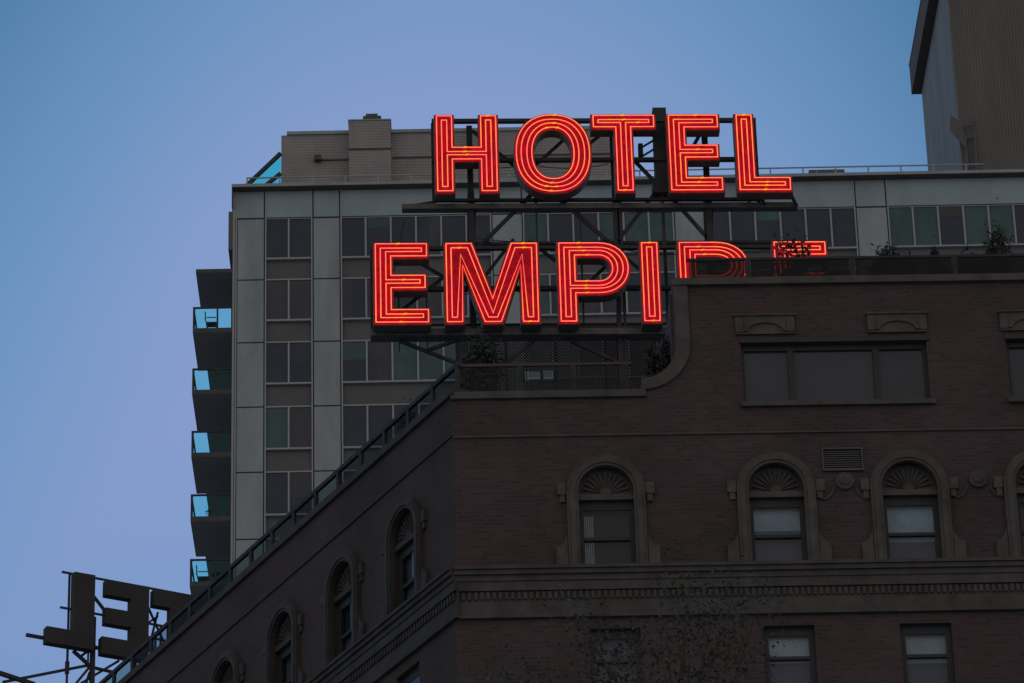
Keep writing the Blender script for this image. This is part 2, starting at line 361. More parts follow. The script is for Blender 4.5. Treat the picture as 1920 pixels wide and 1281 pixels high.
def archwin(fr, cu, mt, **kw):
    f = sash(fr, cu, .52, ZB, 32.66, 31.93, **kw)
    o = arch(cu, .71, ZS, ZB); i = arch(cu, .50, ZS, ZB)
    MB(fr).band(o, i, -.10, .02).build('surround', mt, f)
    o2 = arch(cu, .655, ZS, ZB); i2 = arch(cu, .555, ZS, ZB)
    MB(fr).band(o2, i2, -.125, -.1).build('moulding', mt, f)
    # fan shell in the arch, and the lintel below it
    mb = MB(fr); mb.prism([(cu-.5, 32.78)]+[(cu-.51*math.cos(PI*k/16), ZS+.51*math.sin(PI*k/16)) for k in range(17)]+[(cu+.5, 32.78)], .10, .2)
    for k in range(1, 12):
        t = PI*k/12; mb.beam((cu+.10*math.cos(t), .09, ZS+.10*math.sin(t)), (cu+.42*math.cos(t), .07, ZS+.42*math.sin(t)), .010, .026, sq=False)
    mb.beam((cu, .06, ZS+.02), (cu, .1, ZS+.02), .10, sq=False, n=12)
    mb.build('fan_shell', 'stone_d' if mt == 'stone' else mt, f)
    MB(fr).box(cu-.5, cu+.5, .02, .2, 32.665, 32.775).build('lintel', mt, f)
    for s_ in (-1, 1):
        mb = MB(fr)
        cv = [(cu+s_*(.72+.21*(1-math.sin(k*PI/2/8))), 31.70+.36*(1-math.cos(k*PI/2/8))) for k in range(9)]
        mb.prism([(cu+s_*.72, ZB-.005), (cu+s_*.93, ZB-.005), (cu+s_*.93, 31.66)]+cv+[(cu+s_*.72, 32.06)], -.07, 0)
        mb.box(min(cu+s_*.93, cu+s_*.72), max(cu+s_*.93, cu+s_*.72), -.085, -.07, ZB-.005, 31.60)
        mb.build('bracket', mt, f); mb = MB(fr)
        mb.box(min(cu+s_*.72, cu+s_*.88), max(cu+s_*.72, cu+s_*.88), -.07, 0, 32.74, 32.96)
        mb.box(min(cu+s_*.74, cu+s_*.84), max(cu+s_*.74, cu+s_*.84), -.05, 0, 32.60, 32.74)
        mb.build('impost_block', mt, f)
archwin(B, AC[0], 'stone', up='dark_in', lo='dark_in', curt=True)
archwin(B, AC[1], 'stone', drop=32.08); archwin(B, AC[2], 'stone', drop=31.82); archwin(B, AC[3], 'stone', up='dark_in'); archwin(B, AC[4], 'stone')
for k, c in enumerate(WC): archwin(W, c, 'stone_w', up=('blind_m', 'dark_in', 'blind_m', 'blind_l')[k % 4], lo='blind_m')
for k, c in enumerate(LW): sash(B, c, .46, 28.45, 30.14, 29.56, up='blind_x' if k else 'blind_m', lo='blind_m' if k else 'dark_in', drop=(29.2, 29.50, 29.46, 29.0, 29.5)[k])
for k, c in enumerate(WC): sash(W, c, .46, 28.45, 30.14, 29.56, up='blind_m', lo='dark_in', drop=29.1+.13*(k % 4))
# studio windows of the higher block
for u0 in (4.2, 9.09):
    u1 = u0+3.42; mb = MB(B)
    mb.box(u0, u1, .10, .2, 35.66, 35.76).box(u0, u0+.06, .10, .2, 34.56, 35.658).box(u1-.06, u1, .1, .2, 34.56, 35.658).box(u0+.062, u1-.062, .1, .2, 34.56, 34.60)
    for mu in (u0+.86, u0+2.43): mb.box(mu, mu+.11, .09, .2, 34.602, 35.658)
    f = mb.build('wide_window', 'frame_d', bb)
    for a, b in ((u0+.06, u0+.86), (u0+.97, u0+2.43), (u0+2.54, u1-.06)):
        MB(B).box(a, b, .15, .16, 34.60, 35.66).build('pane', 'pane_b', f)
    MB(B).box(u0-.05, u1+.08, -.08, .09, 34.46, 34.555).build('sill', 'stone', f)
    MB(B).box(u0-.02, u1+.05, -.05, .08, 35.765, 35.86).build('head_flashing', 'frame_d', f)
    for a in (u0-.08, u0+2.36):
        mb = MB(B).box(a, a+1.09, -.05, 0, 35.94, 36.31).box(a-.03, a+1.12, -.08, 0, 36.312, 36.35).box(a, a+.14, -.07, -.05, 35.98, 36.27).box(a+.95, a+1.09, -.07, -.05, 35.98, 36.27)
        t = [PI*k/12 for k in range(13)]
        mb.band([(a+.545-.40*math.cos(x), 35.99+.22*math.sin(x)) for x in t], [(a+.545-.33*math.cos(x), 35.99+.17*math.sin(x)) for x in t], -.085, -.05)
        mb.build('carved_lintel', 'stone', f)
# round medallions with hanging garlands, louvred vent
for c in (5.94, 8.36, 10.78):
    mb = MB(B)
    mb.beam((c, -.07, 32.93), (c, 0, 32.93), .165, .18, sq=False, n=20).beam((c, -.10, 32.93), (c, -.07, 32.93), .08, .115, sq=False, n=16)
    for s_ in (-1, 1):
        pts = [(c+s_*(.20+.36*k/8), 32.80-.22*math.sin(PI*k/8)**.8) for k in range(9)]
        mb.tube(pts, -.02, .022, closed=False, n=6)
    mb.build('medallion', 'stone_d', bb)
mb = MB(B).box(5.56, 6.30, -.05, 0, 33.57, 33.60).box(5.56, 6.30, -.05, 0, 33.14, 33.17).box(5.56, 5.585, -.05, 0, 33.171, 33.569).box(6.275, 6.30, -.05, 0, 33.171, 33.569)
vt = mb.build('vent', 'galv', bb)
mb = MB(B)
for k in range(9): mb.raw([B.P(5.587, -.03, 33.18+k*.043), B.P(6.273, -.03, 33.18+k*.043), B.P(6.273, -.005, 33.21+k*.043), B.P(5.587, -.005, 33.21+k*.043),
                           B.P(5.587, -.024, 33.176+k*.043), B.P(6.273, -.024, 33.176+k*.043), B.P(6.273, .0, 33.206+k*.043), B.P(5.587, .0, 33.206+k*.043)],
                          [(0, 1, 2, 3), (7, 6, 5, 4), (0, 4, 5, 1), (3, 2, 6, 7), (0, 3, 7, 4), (1, 5, 6, 2)])
mb.build('slats', 'joint', vt)

# ------------------------------------------------------------------ roof railings of the brick building
def railing(fr, u0, u1, w_, z0, zt, posts, mt, label, th=.035, pw=.05, name='roof_railing', gl='rail_glass'):
    t = thing(name, label, 'railing', fr.P((u0+u1)/2, w_, z0), 'glass railings on the brick building')
    MB(fr).box(u0, u1, w_-th, w_+th, zt-th*1.2, zt+th*1.2).build('handrail', mt, t)
    posts = sorted(posts)
    for p in posts: MB(fr).box(p-pw, p+pw, w_-.03, w_+.03, z0, zt-th*1.2).build('post', 'steel', t)
    e = [u0]+list(posts)+[u1]
    for a, b in zip(e, e[1:]):
        if b-a > .25: MB(fr).box(a+pw+.01, b-pw-.01, w_-.006, w_+.006, z0+.04, zt-th*1.4).build('glass_panel', gl, t)
    return t
railing(B, -1.0, 2.2, .40, 34.86, 35.60, (.14, 1.13, 2.08), 'rail_red', 'glass railing with reddish handrail on the low parapet under the lit sign', th=.024)
railing(W, -23.5, -.25, .30, 34.95, 35.64, [-.34-1.01*k for k in range(23)], 'steel', 'long dark railing with glass panels running down the receding roof edge', gl='wing_glass')
railing(B, 3.3, 14.8, .40, 37.12, 37.74, (4.45, 6.41, 8.33, 10.25, 12.2), 'steel', 'dark thin railing with glass along the top of the higher block', th=.022, gl='dark_glass')

# ------------------------------------------------------------------ roof terrace: trellis, bushes
tr = thing('trellis_screen', 'dark perforated trellis screen on the roof under the lit sign', 'trellis', S.P(1.1, 3, 34))
u0, u1, z0, z1 = -1.05, 3.25, 40.2, 42.35
mb = MB(S); 
ops = ((.40, .74, 41.08, 41.31), (.80, 1.02, 41.08, 41.33))
st = .050
def clip(a, b):
    """cut a slat out of the two rectangular openings"""
    segs = [(a, b)]
    for (x0, x1, y0, y1) in ops:
        ns = []
        for (p, q) in segs:
            d = (q[0]-p[0], q[1]-p[1]); t0, t1 = 0., 1.; ok = True
            for pd, lo, hi, pp in ((d[0], x0, x1, p[0]), (d[1], y0, y1, p[1])):
                ta, tb = (lo-pp)/pd, (hi-pp)/pd
                if ta > tb: ta, tb = tb, ta
                t0, t1 = max(t0, ta), min(t1, tb)
            if t0 < t1:
                if t0 > .001: ns.append((p, (p[0]+d[0]*t0, p[1]+d[1]*t0)))
                if t1 < .999: ns.append(((p[0]+d[0]*t1, p[1]+d[1]*t1), q))
            else: ns.append((p, q))
        segs = ns
    return segs
H_ = z1-z0
for sgn, wd in ((1, 3.0), (-1, 3.02)):
    k = u0-H_
    while k < u1+H_:
        if sgn > 0: a = [k, z0]; b = [k+H_, z1]
        else: a = [k+H_, z0]; b = [k, z1]
        # clip to the panel
        def at(u): t = (u-a[0])/(b[0]-a[0]); return [u, a[1]+(b[1]-a[1])*t]
        lo, hi = (a, b) if a[0] < b[0] else (b, a)
        if hi[0] > u0+.05 and lo[0] < u1-.05:
            p = lo if lo[0] >= u0 else at(u0); q = hi if hi[0] <= u1 else at(u1)
            for (p_, q_) in clip(tuple(p), tuple(q)):
                if abs(q_[0]-p_[0]) > .02: mb.beam((p_[0], wd, p_[1]), (q_[0], wd, q_[1]), .0120)
        k += st*1.414/1.0
mb.build('slats', 'lattice', tr)
for a in (u0, .02, 1.09, 2.16, u1): MB(S).box(a-.03, a+.03, 3.05, 3.11, 34.0, z1+.03).build('post', 'lattice', tr)
mb = MB(S).box(u0-.05, u1+.05, 3.04, 3.10, z1+.035, z1+.09)
mb.box(.37, .40, 2.97, 3.03, 41.05, 41.34).box(.74, .80, 2.97, 3.03, 41.05, 41.36).box(1.02, 1.05, 2.97, 3.03, 41.05, 41.36)
mb.build('frame', 'lattice', tr)
lb = thing('roof_cabinet', 'dark cabinet wall below the trellis screen on the hotel roof', 'cabinet', S.P(1.1, 3.3, 34))
MB(S).box(-1.0, 3.2, 3.2, 4.4, 34.0, 40.15).build('box', 'steel', lb)
MB(S).box(-1.05, 3.25, 3.15, 4.45, 40.152, 40.22).build('lid', 'steel', lb)

def leaves(mb, c, rad, n, size, clump=None, seed=0):
    """leaf-sized faces spread through clumps inside an ellipsoid, world coordinates"""
    rnd = random.Random(seed)
    cl = []
    for _ in range(clump or 1):
        while True:
            p = Vector((rnd.uniform(-1, 1), rnd.uniform(-1, 1), rnd.uniform(-1, 1)))
            if p.length <= 1: break
        cl.append((Vector((p.x*rad[0], p.y*rad[1], p.z*rad[2])), rnd.uniform(.5, 1.1)))
    for _ in range(n):
        o, s_ = rnd.choice(cl) if clump else (Vector((0, 0, 0)), 1)
        k = (.30 if clump else .62)*s_
        p = c+o+Vector((rnd.gauss(0, 1)*rad[0]*k, rnd.gauss(0, 1)*rad[1]*k, rnd.gauss(0, 1)*rad[2]*k))
        a = Vector((rnd.gauss(0, 1), rnd.gauss(0, 1), rnd.gauss(0, 1)-.3)).normalized()
        b = a.cross(Vector((rnd.gauss(0, 1), rnd.gauss(0, 1), rnd.gauss(0, 1)))).normalized()
        l = size*rnd.uniform(.6, 1.3); wd = l*.42
        mb.raw([p-a*l*.5, p+b*wd*.5, p+a*l*.5, p-b*wd*.5], [(0, 1, 2, 3)])
def bush(name, fr, u, w_, zb, zt, r, label, cat='bush', n=420, group=None, size=.08, pot=True, seed=1, clump=7, cone=False):
    t = thing(name, label, cat, fr.P(u, w_, zb), group)
    h = zt-zb; ph = .22*h if pot else 0
    if pot: MB(fr).beam((u, w_, zb), (u, w_, zb+ph), r*.42, r*.55, sq=False, n=12).build('planter', 'terracotta', t)
    mb = MB(fr)
    mb.beam((u, w_, zb+ph*.9), (u, w_, zb+h*.8), .02, .008, sq=False)
    rnd = random.Random(seed)
    for _ in range(7):
        z = zb+h*rnd.uniform(.35, .75); a = rnd.uniform(0, 2*PI)
        mb.beam((u, w_, z), (u+r*.8*math.cos(a), w_+r*.8*math.sin(a), z+h*rnd.uniform(.08, .25)), .008, .003, sq=False)
    mb.build('stem', 'bark', t)
    mb = MB()
    c = fr.P(u, w_, 0)
    if cone:
        for q in range(5):
            leaves(mb, Vector((c.x, c.y, zb+ph+(h-ph)*(.12+.19*q))), (r*(.62-.12*q), r*(.62-.12*q), h*.11), n//5, size, None, seed+q)
    else:
        leaves(mb, Vector((c.x, c.y, zb+ph+(h-ph)*.52)), (r*.8, r*.8, (h-ph)*.42), n, size, clump, seed)
    mb.build('foliage', 'leaf', t, fix=False)
    return t
bush('roof_bush', B, -.62, 1.6, 34.4, 36.75, .42, 'dense dark bush beside the railing at the left corner of the low roof', n=5200, size=.10, seed=3, clump=16)
bush('roof_bush', B, 2.85, 1.2, 34.4, 36.75, .33, 'dark bush tucked against the curved stone coping', n=3600, size=.10, seed=9, clump=12)
g = 'plants on the higher roof'
bush('potted_plant', B, 5.40, .95, 36.8, 38.42, .42, 'spiky dark plant in front of the last letter E of the lit sign', 'plant', n=1100, group=g, seed=11, clump=12, size=.10)
bush('potted_plant', B, 6.0, 1.4, 36.8, 38.2, .36, 'low bushy plant just right of the spiky one below the lit letter', 'plant', n=2400, group=g, seed=12, clump=6)
bush('potted_plant', B, 7.35, 1.2, 36.8, 38.62, .46, 'wide straggly plant standing tallest on the higher roof', 'plant', n=3400, group=g, seed=13, clump=11, size=.10)
bush('conical_shrub', B, 8.10, 1.3, 36.8, 38.35, .42, 'small cone-shaped shrub between two straggly plants on the higher roof', 'shrub', n=2400, group=g, seed=14, cone=True)
bush('potted_plant', B, 9.20, 1.2, 36.8, 38.62, .42, 'straggly plant at the right edge of the higher roof', 'plant', n=3000, group=g, seed=15, clump=9, size=.10)
bush('potted_plant', B, 6.85, 1.3, 36.8, 38.12, .40, 'low leafy plant left of the tallest straggly plant on the higher roof', 'plant', n=1800, group=g, seed=41, clump=9, size=.10)
bush('potted_plant', B, 8.70, 1.2, 36.8, 38.22, .38, 'low leafy plant just right of the cone-shaped shrub on the higher roof', 'plant', n=1800, group=g, seed=42, clump=9, size=.10)
bush('wing_bush', W, -3.1, .8, 34.0, 35.95, .42, 'rounded dark bush behind the railing of the receding roof edge', 'bush', n=2600, seed=17, clump=8)

# ------------------------------------------------------------------ neon sign
def offset(poly, d):
    """shift a closed outline inward by d (clockwise or not), mitred"""
    A_ = sum(poly[k][0]*poly[(k+1) % len(poly)][1]-poly[(k+1) % len(poly)][0]*poly[k][1] for k in range(len(poly)))/2
    s_ = 1 if A_ > 0 else -1; o = []
    for k in range(len(poly)):
        p = Vector(poly[k]); a = Vector(poly[k-1]); b = Vector(poly[(k+1) % len(poly)])
        d1 = (p-a).normalized(); d2 = (b-p).normalized()
        n1 = Vector((-d1.y, d1.x))*s_; n2 = Vector((-d2.y, d2.x))*s_
        h = (n1+n2)/max(.12, 1+n1.dot(n2))
        o.append(tuple(p+h*d))
    return o
def ell(cx, cz, a, b, n=44, e=2.25, t0=0, t1=2*PI, end=False):
    m_ = n+1 if end else n; o = []
    for k in range(m_):
        t = t0+(t1-t0)*k/n; c, s_ = math.cos(t), math.sin(t)
        o.append((cx+a*math.copysign(abs(c)**(2/e), c), cz+b*math.copysign(abs(s_)**(2/e), s_)))
    return o
SW = .405
def gE(u, z0, z1, wt, wm, wb, b=.375):
    h = z1-z0; zm = z0+h*.515
    return [[(u, z0), (u, z1), (u+wt, z1), (u+wt, z1-b), (u+SW, z1-b), (u+SW, zm+b/2), (u+wm, zm+b/2), (u+wm, zm-b/2), (u+SW, zm-b/2), (u+SW, z0+b), (u+wb, z0+b), (u+wb, z0)]]
def gH(u, z0, z1, wd, b=.37):
    zm = (z0+z1)/2+.0
    return [[(u, z0), (u, z1), (u+SW, z1), (u+SW, zm+b/2), (u+wd-SW, zm+b/2), (u+wd-SW, z1), (u+wd, z1), (u+wd, z0), (u+wd-SW, z0), (u+wd-SW, zm-b/2), (u+SW, zm-b/2), (u+SW, z0)]]
def gT(u, z0, z1, wd, b=.365):
    c = u+wd/2-.01
    return [[(u, z1), (u+wd, z1), (u+wd, z1-b), (c+.20, z1-b), (c+.20, z0), (c-.20, z0), (c-.20, z1-b), (u, z1-b)]]
def gL(u, z0, z1, wd, b=.375): return [[(u, z0), (u, z1), (u+SW, z1), (u+SW, z0+b), (u+wd, z0+b), (u+wd, z0)]]
def gI(u, z0, z1): return [[(u, z0), (u, z1), (u+SW, z1), (u+SW, z0)]]
def gO(c, z, a, b): return [ell(c, z, a, b, 48), ell(c, z, a-.415, b-.385, 44)]
def gM(u, z0, z1, wd):
    h = z1-z0; c = u+wd/2+.005
    return [[(u, z0), (u, z1), (u+.60, z1), (c, z0+h*.37), (u+wd-.60, z1), (u+wd, z1), (u+wd, z0), (u+wd-.40, z0), (u+wd-.40, z0+h*.66), (c+.20, z0), (c-.20, z0), (u+.40, z0+h*.66), (u+.40, z0)]]
def bowl(u, ua, ub, zt, zb, n=16):
    """right-hand half round of a P or R: from its top joint to its bottom joint"""
    zc = (zt+zb)/2; r = (zt-zb)/2
    return [(ua+(ub-ua)*abs(math.cos(t))**(2/2.1), zc+r*math.copysign(abs(math.sin(t))**(2/2.1), math.sin(t))) for t in [PI/2-PI*k/n for k in range(n+1)]]
def gP(u, z0, z1, wd):
    zb = z1-(z1-z0)*.655
    o = [(u, z0), (u, z1)]+bowl(u, u+.87, u+wd, z1, zb)+[(u+SW, zb), (u+SW, z0)]
    i = [(u+SW, zb+.36), (u+SW, z1-.37)]+bowl(u, u+.87, u+wd-.41, z1-.37, zb+.36)
    return [o, i]
def gR(u, z0, z1, wd):
    zb = z1-(z1-z0)*.60
    o = [(u, z0), (u, z1)]+bowl(u, u+.80, u+wd-.02, z1, zb)+[(u+wd+.02, z0), (u+wd-.42, z0), (u+.78, zb), (u+SW, zb), (u+SW, z0)]
    i = [(u+SW, zb+.36), (u+SW, z1-.37)]+bowl(u, u+.80, u+wd-.43, z1-.37, zb+.36)
    return [o, i]
sg = thing('neon_sign', 'large lit red neon sign reading HOTEL EMPIRE on a black steel frame', 'sign', S.P(1.5, .5, 34))
Z0, Z1, Y0, Y1 = 44.03, 45.95, 40.90, 42.84
glyphs = [('H', gH(-1.53, Z0, Z1, 1.35), [(-.82, .5, 'x')]), ('O', gO(.985, (Z0+Z1)/2, .825, .975), []),
          ('T', gT(1.83, Z0, Z1, 1.38), []), ('E', gE(3.45, Z0, Z1, 1.13, 1.10, 1.17), []), ('L', gL(4.91, Z0, Z1, 1.16), []),
          ('E', gE(-2.87, Y0, Y1, 1.16, 1.12, 1.18), []), ('M', gM(-1.38, Y0, Y1, 1.99), []), ('P', gP(1.0, Y0, Y1, 1.53), []),
          ('I', gI(2.75, Y0, Y1), []), ('R', gR(3.55, Y0, Y1, 1.52), []), ('E', gE(5.56, Y0, Y1, 1.16, 1.12, 1.18), [])]
rs = random.Random(4)
for nm, lp, _ in glyphs:
    o = MB(S).prism(offset(lp[0], -.014), .012, .30, [offset(l, .014) for l in lp[1:]]).build('letter', 'letter_case', sg)
    MB(S).prism(lp[0], .0, .010, lp[1:]).build('face', 'letter_red', o)
    mb = MB(S); loops = []
    for k, l in enumerate(lp):
        sgn = 1 if k == 0 else -1
        loops += [offset(l, .042*sgn), offset(l, .146*sgn)]
    for l in loops: mb.tube(l, -.045, .0100, True, 6)
    mb.build('neon_tube', 'neon', o, smooth=True)
    for l in loops:      # short yellow sleeves where the tubes meet
        best = [k for k in range(len(l)) if abs(l[k][1]-l[(k+1) % len(l)][1]) < .02 and abs(l[k][0]-l[(k+1) % len(l)][0]) > (.05 if nm in 'O' else .3)]
        for k in rs.sample(best, min(len(best), 2)):
            a, b = l[k], l[(k+1) % len(l)]; t = rs.uniform(.44, .58)
            cx, cz = a[0]+(b[0]-a[0])*t, a[1]+(b[1]-a[1])*t
            MB(S).beam((cx-.035, -.048, cz-.006), (cx+.035, -.048, cz+.006), .017, sq=False).build('electrode_sleeve', 'sleeve', o)
def bm_(a, b, r, name='brace', fr=S, par=None, w0=.5, w1=None, mt='steel'):
    w1 = w0 if w1 is None else w1
    MB(fr).beam((a[0], w0, a[1]), (b[0], w1, b[1]), r).build(name, mt, par or sg)
def hb(u0, u1, z0, z1, w0=.42, w1=.62, name='beam'): MB(S).box(u0, u1, w0, w1, z0, z1).build(name, 'steel_lift' if name == 'catwalk' else 'steel', sg)
# horizontal beams of the frame
hb(-1.58, 5.42, 45.99, 46.07, .35, .45); hb(-1.58, 5.42, 45.02, 45.10, .35, .45)
hb(-1.55, 5.48, 44.10, 44.16, .45, .53); hb(-2.24, 6.21, 43.90, 44.02, .42, .62, 'catwalk')
hb(-1.40, 6.8, 43.14, 43.20, .62, .70); hb(-2.9, 6.8, 42.88, 42.96, .35, .45); hb(-2.9, 6.8, 41.90, 41.99, .35, .45)
hb(-2.94, 6.9, 40.84, 40.99, .36, .68, 'catwalk')
hb(-2.94, 6.9, 41.20, 41.24, .62, .66)
# posts
for u_, a, b, r in ((-.77, 34.0, 45.985, .062), (2.30, 34.0, 46.0, .045), (2.42, 34.0, 46.0, .030), (4.31, 34.0, 46.0, .062), (-1.56, 44.02, 46.05, .035), (5.40, 44.02, 46.05, .035),
                    (3.33, 34.0, 44.5, .035), (-2.90, 40.9, 42.95, .035), (6.72, 34, 42.95, .05), (.62, 43.9, 45.06, .03), (.62, 40.9, 43.9, .022), (1.55, 40.9, 43.9, .018)):
    MB(S).box(u_-r, u_+r, .50, .50+2*r, a, b).build('post', 'steel', sg)
for u_ in (-2.34, -1.75): MB(S).box(u_-.015, u_+.015, .5, .54, 40.55, 42.0).build('post', 'steel', sg)
MB(S).box(3.20, 3.49, .40, .75, 44.52, 46.36).build('housing', 'steel', sg)
MB(S).box(3.13, 3.56, .38, .77, 44.25, 44.518).build('housing', 'steel', sg)
# gussets swelling the posts at the catwalks
for u_ in (-.77, 2.36, 4.31):
    MB(S).prism([(u_-.055, 44.7), (u_+.055, 44.7), (u_+.11, 43.9), (u_+.06, 43.0), (u_+.13, 42.7), (u_-.13, 42.7), (u_-.10, 43.0), (u_-.08, 43.9)], .64, .68).build('gusset', 'steel', sg)
for a, b, r in (((.58, 44.37), (-.70, 42.96), .038), ((1.09, 44.24), (2.25, 43.05), .038), ((3.30, 44.50), (2.36, 43.2), .036), ((3.33, 44.5), (4.22, 43.3), .036),
                ((2.75, 45.17), (3.30, 44.48), .035), ((4.22, 45.80), (3.80, 45.0), .035), ((-.70, 45.9), (.2, 45.0), .03), ((.62, 45.02), (1.5, 45.9), .03), ((1.75, 45.5), (2.3, 46.0), .03),
                ((-2.34, 40.82), (-.99, 40.22), .034), ((-1.77, 40.58), (-1.05, 40.86), .034), ((-2.0, 42.75), (-1.38, 42.33), .03), ((-1.38, 42.33), (-2.31, 41.51), .03),
                ((2.11, 42.62), (1.6, 42.08), .03), ((.12, 43.23), (-.5, 42.35), .03), ((.45, 43.2), (1.0, 42.7), .03), ((-.1, 42.4), (.6, 41.5), .03), ((1.26, 40.8), (2.30, 40.25), .032), ((.48, 40.8), (-.30, 40.1), .032),
                ((4.31, 42.9), (5.3, 42.0), .03), ((2.36, 42.9), (3.3, 42.0), .03)):
    bm_(a, b, r, w0=.58)
for u_ in (-.77, 2.36, 4.31):       # raking back struts down to the roof
    bm_((u_, 43.8), (u_, 34.2), .05, 'brace', w0=.62, w1=4.3)
bm_((-2.2, 43.86), (-2.55, 42.0), .012, 'brace', w0=.9)
bm_((-1.5, 44.12), (-2.05, 44.02), .018, 'brace', w0=.5)
bm_((6.05, 44.1), (6.2, 43.9), .03, 'brace', w0=.2, w1=.4)
bm_((5.45, 44.1), (5.5, 43.95), .03, 'brace', w0=.4)
mb = MB(S).box(2.86, 2.96, .45, .60, 45.22, 45.50).beam((2.93, .5, 45.42), (3.2, .5, 45.60), .018).beam((2.93, .5, 45.20), (3.2, .5, 45.38), .018).beam((2.80, .5, 45.72), (3.2, .5, 45.72), .02)
mb.build('junction_box', 'steel', sg)

for a, b, sag in (((-1.5, 45.0), (.6, 45.0), .10), ((.7, 44.95), (2.2, 45.0), .08), ((2.5, 42.9), (4.2, 42.9), .12), ((-1.3, 41.9), (-.8, 41.9), .06), ((-.7, 43.2), (2.2, 43.15), .10), ((4.4, 44.0), (5.3, 44.1), .08)):
    pts = [(a[0]+(b[0]-a[0])*k/10, a[1]+(b[1]-a[1])*k/10-sag*4*(k/10)*(1-k/10)) for k in range(11)]
    MB(S).tube(pts, .46, .011, False, 5).build('cable', 'steel', sg)

# ------------------------------------------------------------------ the second sign, seen from behind
ks = thing('unlit_roof_sign', 'black unlit letter sign seen from behind against the sky at lower left', 'sign', K.P(.5, .2, 34))
def kb(poly):
    o = MB(K).prism(poly, -.17, .05).build('letter', 'sign_black', ks)
    return o
kb([(-.22, 39.88), (.29, 39.88), (.29, 38.03), (-.86, 38.03), (-.86, 38.42), (-.22, 38.42)])
kb([(.56, 39.83), (1.63, 39.83), (1.63, 37.98), (.48, 37.98), (.48, 38.40), (1.19, 38.40), (1.19, 38.74), (.56, 38.74), (.56, 39.13), (1.18, 39.13), (1.18, 39.45), (.56, 39.45)])
kb([(1.74, 39.80), (3.05, 39.80), (3.05, 39.40), (2.60, 39.40), (2.60, 37.98), (2.16, 37.98), (2.16, 39.40), (1.74, 39.40)])
def kbm(a, b, r=.03, name='brace', w_=.02, w1=None):
    MB(K).beam((a[0], w_, a[1]), (b[0], w_ if w1 is None else w1, b[1]), r).build(name, 'sign_black', ks)
kbm((-.46, 39.905), (3.2, 39.87), .022, 'beam'); kbm((-.48, 39.02), (3.2, 38.98), .022, 'beam'); kbm((-1.28, 38.20), (3.2, 38.14), .035, 'beam')
kbm((-.24, 39.9), (-.24, 34.0), .022, 'post', .1); kbm((.37, 38.95), (.37, 34.0), .050, 'post', .1); kbm((-.24, 37.75), (-.24, 37.45), .04, 'box', .1)
kbm((.29, 39.55), (.75, 39.05), .03, w_=.1); kbm((-.10, 38.05), (.33, 37.74), .035, w_=.12); kbm((.31, 37.78), (-1.75, 37.02), .028, w_=.16); kbm((.36, 37.74), (1.0, 37.70), .03, w_=.16)
kbm((.30, 37.7), (-.05, 37.2), .028, w_=.14); kbm((.33, 37.6), (.12, 36.9), .028, w_=.14); kbm((.12, 37.30), (1.05, 38.02), .026, w_=.18); kbm((.27, 38.9), (.27, 37.7), .018, 'post', .12)
kbm((-2.6, 37.34), (-1.0, 37.08), .045, 'beam', .14)
kbm((.36, 39.2), (.2, 38.9), .03, w_=.1); kbm((.36, 38.2), (.1, 37.95), .03, w_=.1)
for a, b in (((1.62, 39.75), (2.2, 38.6)), ((1.6, 38.95), (2.0, 39.3)), ((2.0, 39.4), (1.75, 38.3)), ((1.6, 38.75), (2.2, 38.72)), ((1.6, 38.45), (2.2, 38.42)), ((1.95, 38.9), (1.95, 38.0)), ((2.08, 39.1), (2.08, 38.0))):
    kbm(a, b, .022, w_=.2)
kbm((2.75, 39.9), (2.75, 34.0), .05, 'post', .1)
kbm((1.40, 39.9), (1.40, 34.0), .04, 'post', .1)

# ------------------------------------------------------------------ pale apartment tower
tw = thing('apartment_tower', 'tall grey clad apartment tower with strip windows behind the lit sign', 'building', T.P(0, 0, 0))
UL, UR = -11.2, 32.0
MB(T).box(UL+.02, UR, .12, 20, 0, 83.42).build('core', 'spandrel', tw)
cols = [(-11.2, -9.90), (-7.97, -6.84), (-.70, .57), (6.72, 7.97), (14.14, 15.43), (21.6, 22.9)]   # solid bays
bays = [(-9.90, -7.97, 2), (-6.84, -.70, 6), (.57, 6.72, 6), (7.97, 14.14, 6), (15.43, 21.6, 6)]
tops = [82.15, 79.34, 76.50, 73.62, 70.76, 67.87, 65.0, 62.1, 59.2]
HW = 1.83
# cladding panels, one mesh per row
for a, b in cols+[(x[0], x[1]) for x in bays]+[(22.9, 27), (27, 32)]: MB(T).box(a+.05, b-.05, 0, .12, 82.19, 83.40).build('cladding_panel', 'panel_b', tw)
for k in range(len(tops)):
    z1 = tops[k]-.04; z0 = (tops[k+1]+.02) if k+1 < len(tops) else 40
    for a, b in cols: MB(T).box(a+(.20 if a < -11 else .045), b-.045, 0, .12, z0, z1).build('cladding_panel', 'panel', tw)
MB(T).box(UL, UL+.085, -.02, .2, 40, 83.41).build('corner_trim', 'mull', tw); MB(T).box(UL+.11, UL+.17, -.02, .2, 40, 83.41).build('corner_trim', 'mull', tw)
MB(T).box(UL-.0, UL+.02, .2, 20, 40, 83.41).build('side_wall', 'panel', tw)
mb = MB(T)
for a, b in cols[1:]:
    MB(T).box(a-.06, a-.005, -.025, .12, 40, 83.41).build('vertical_trim', 'mull', tw); MB(T).box(b+.005, b+.06, -.025, .12, 40, 83.41).build('vertical_trim', 'mull', tw)
MB(T).box(-9.895, -9.84, -.025, .12, 40, 83.41).build('vertical_trim', 'mull', tw)
rt = random.Random(21)
choice = {0: {0: 'DD', 1: 'DDDDDD', 2: 'TDDTTT', 3: 'DDDDDD', 4: 'TTDTTD'}, 1: {0: 'BB', 1: 'BBDBDB', 2: 'DDBDDD', 3: 'DBDDBD'},
          2: {0: 'DD', 1: 'TBTTTT', 2: 'LLTDDD'}, 3: {0: 'TB', 1: 'DDBDDD'}, 4: {0: 'DD', 1: 'DDBDDD'}}
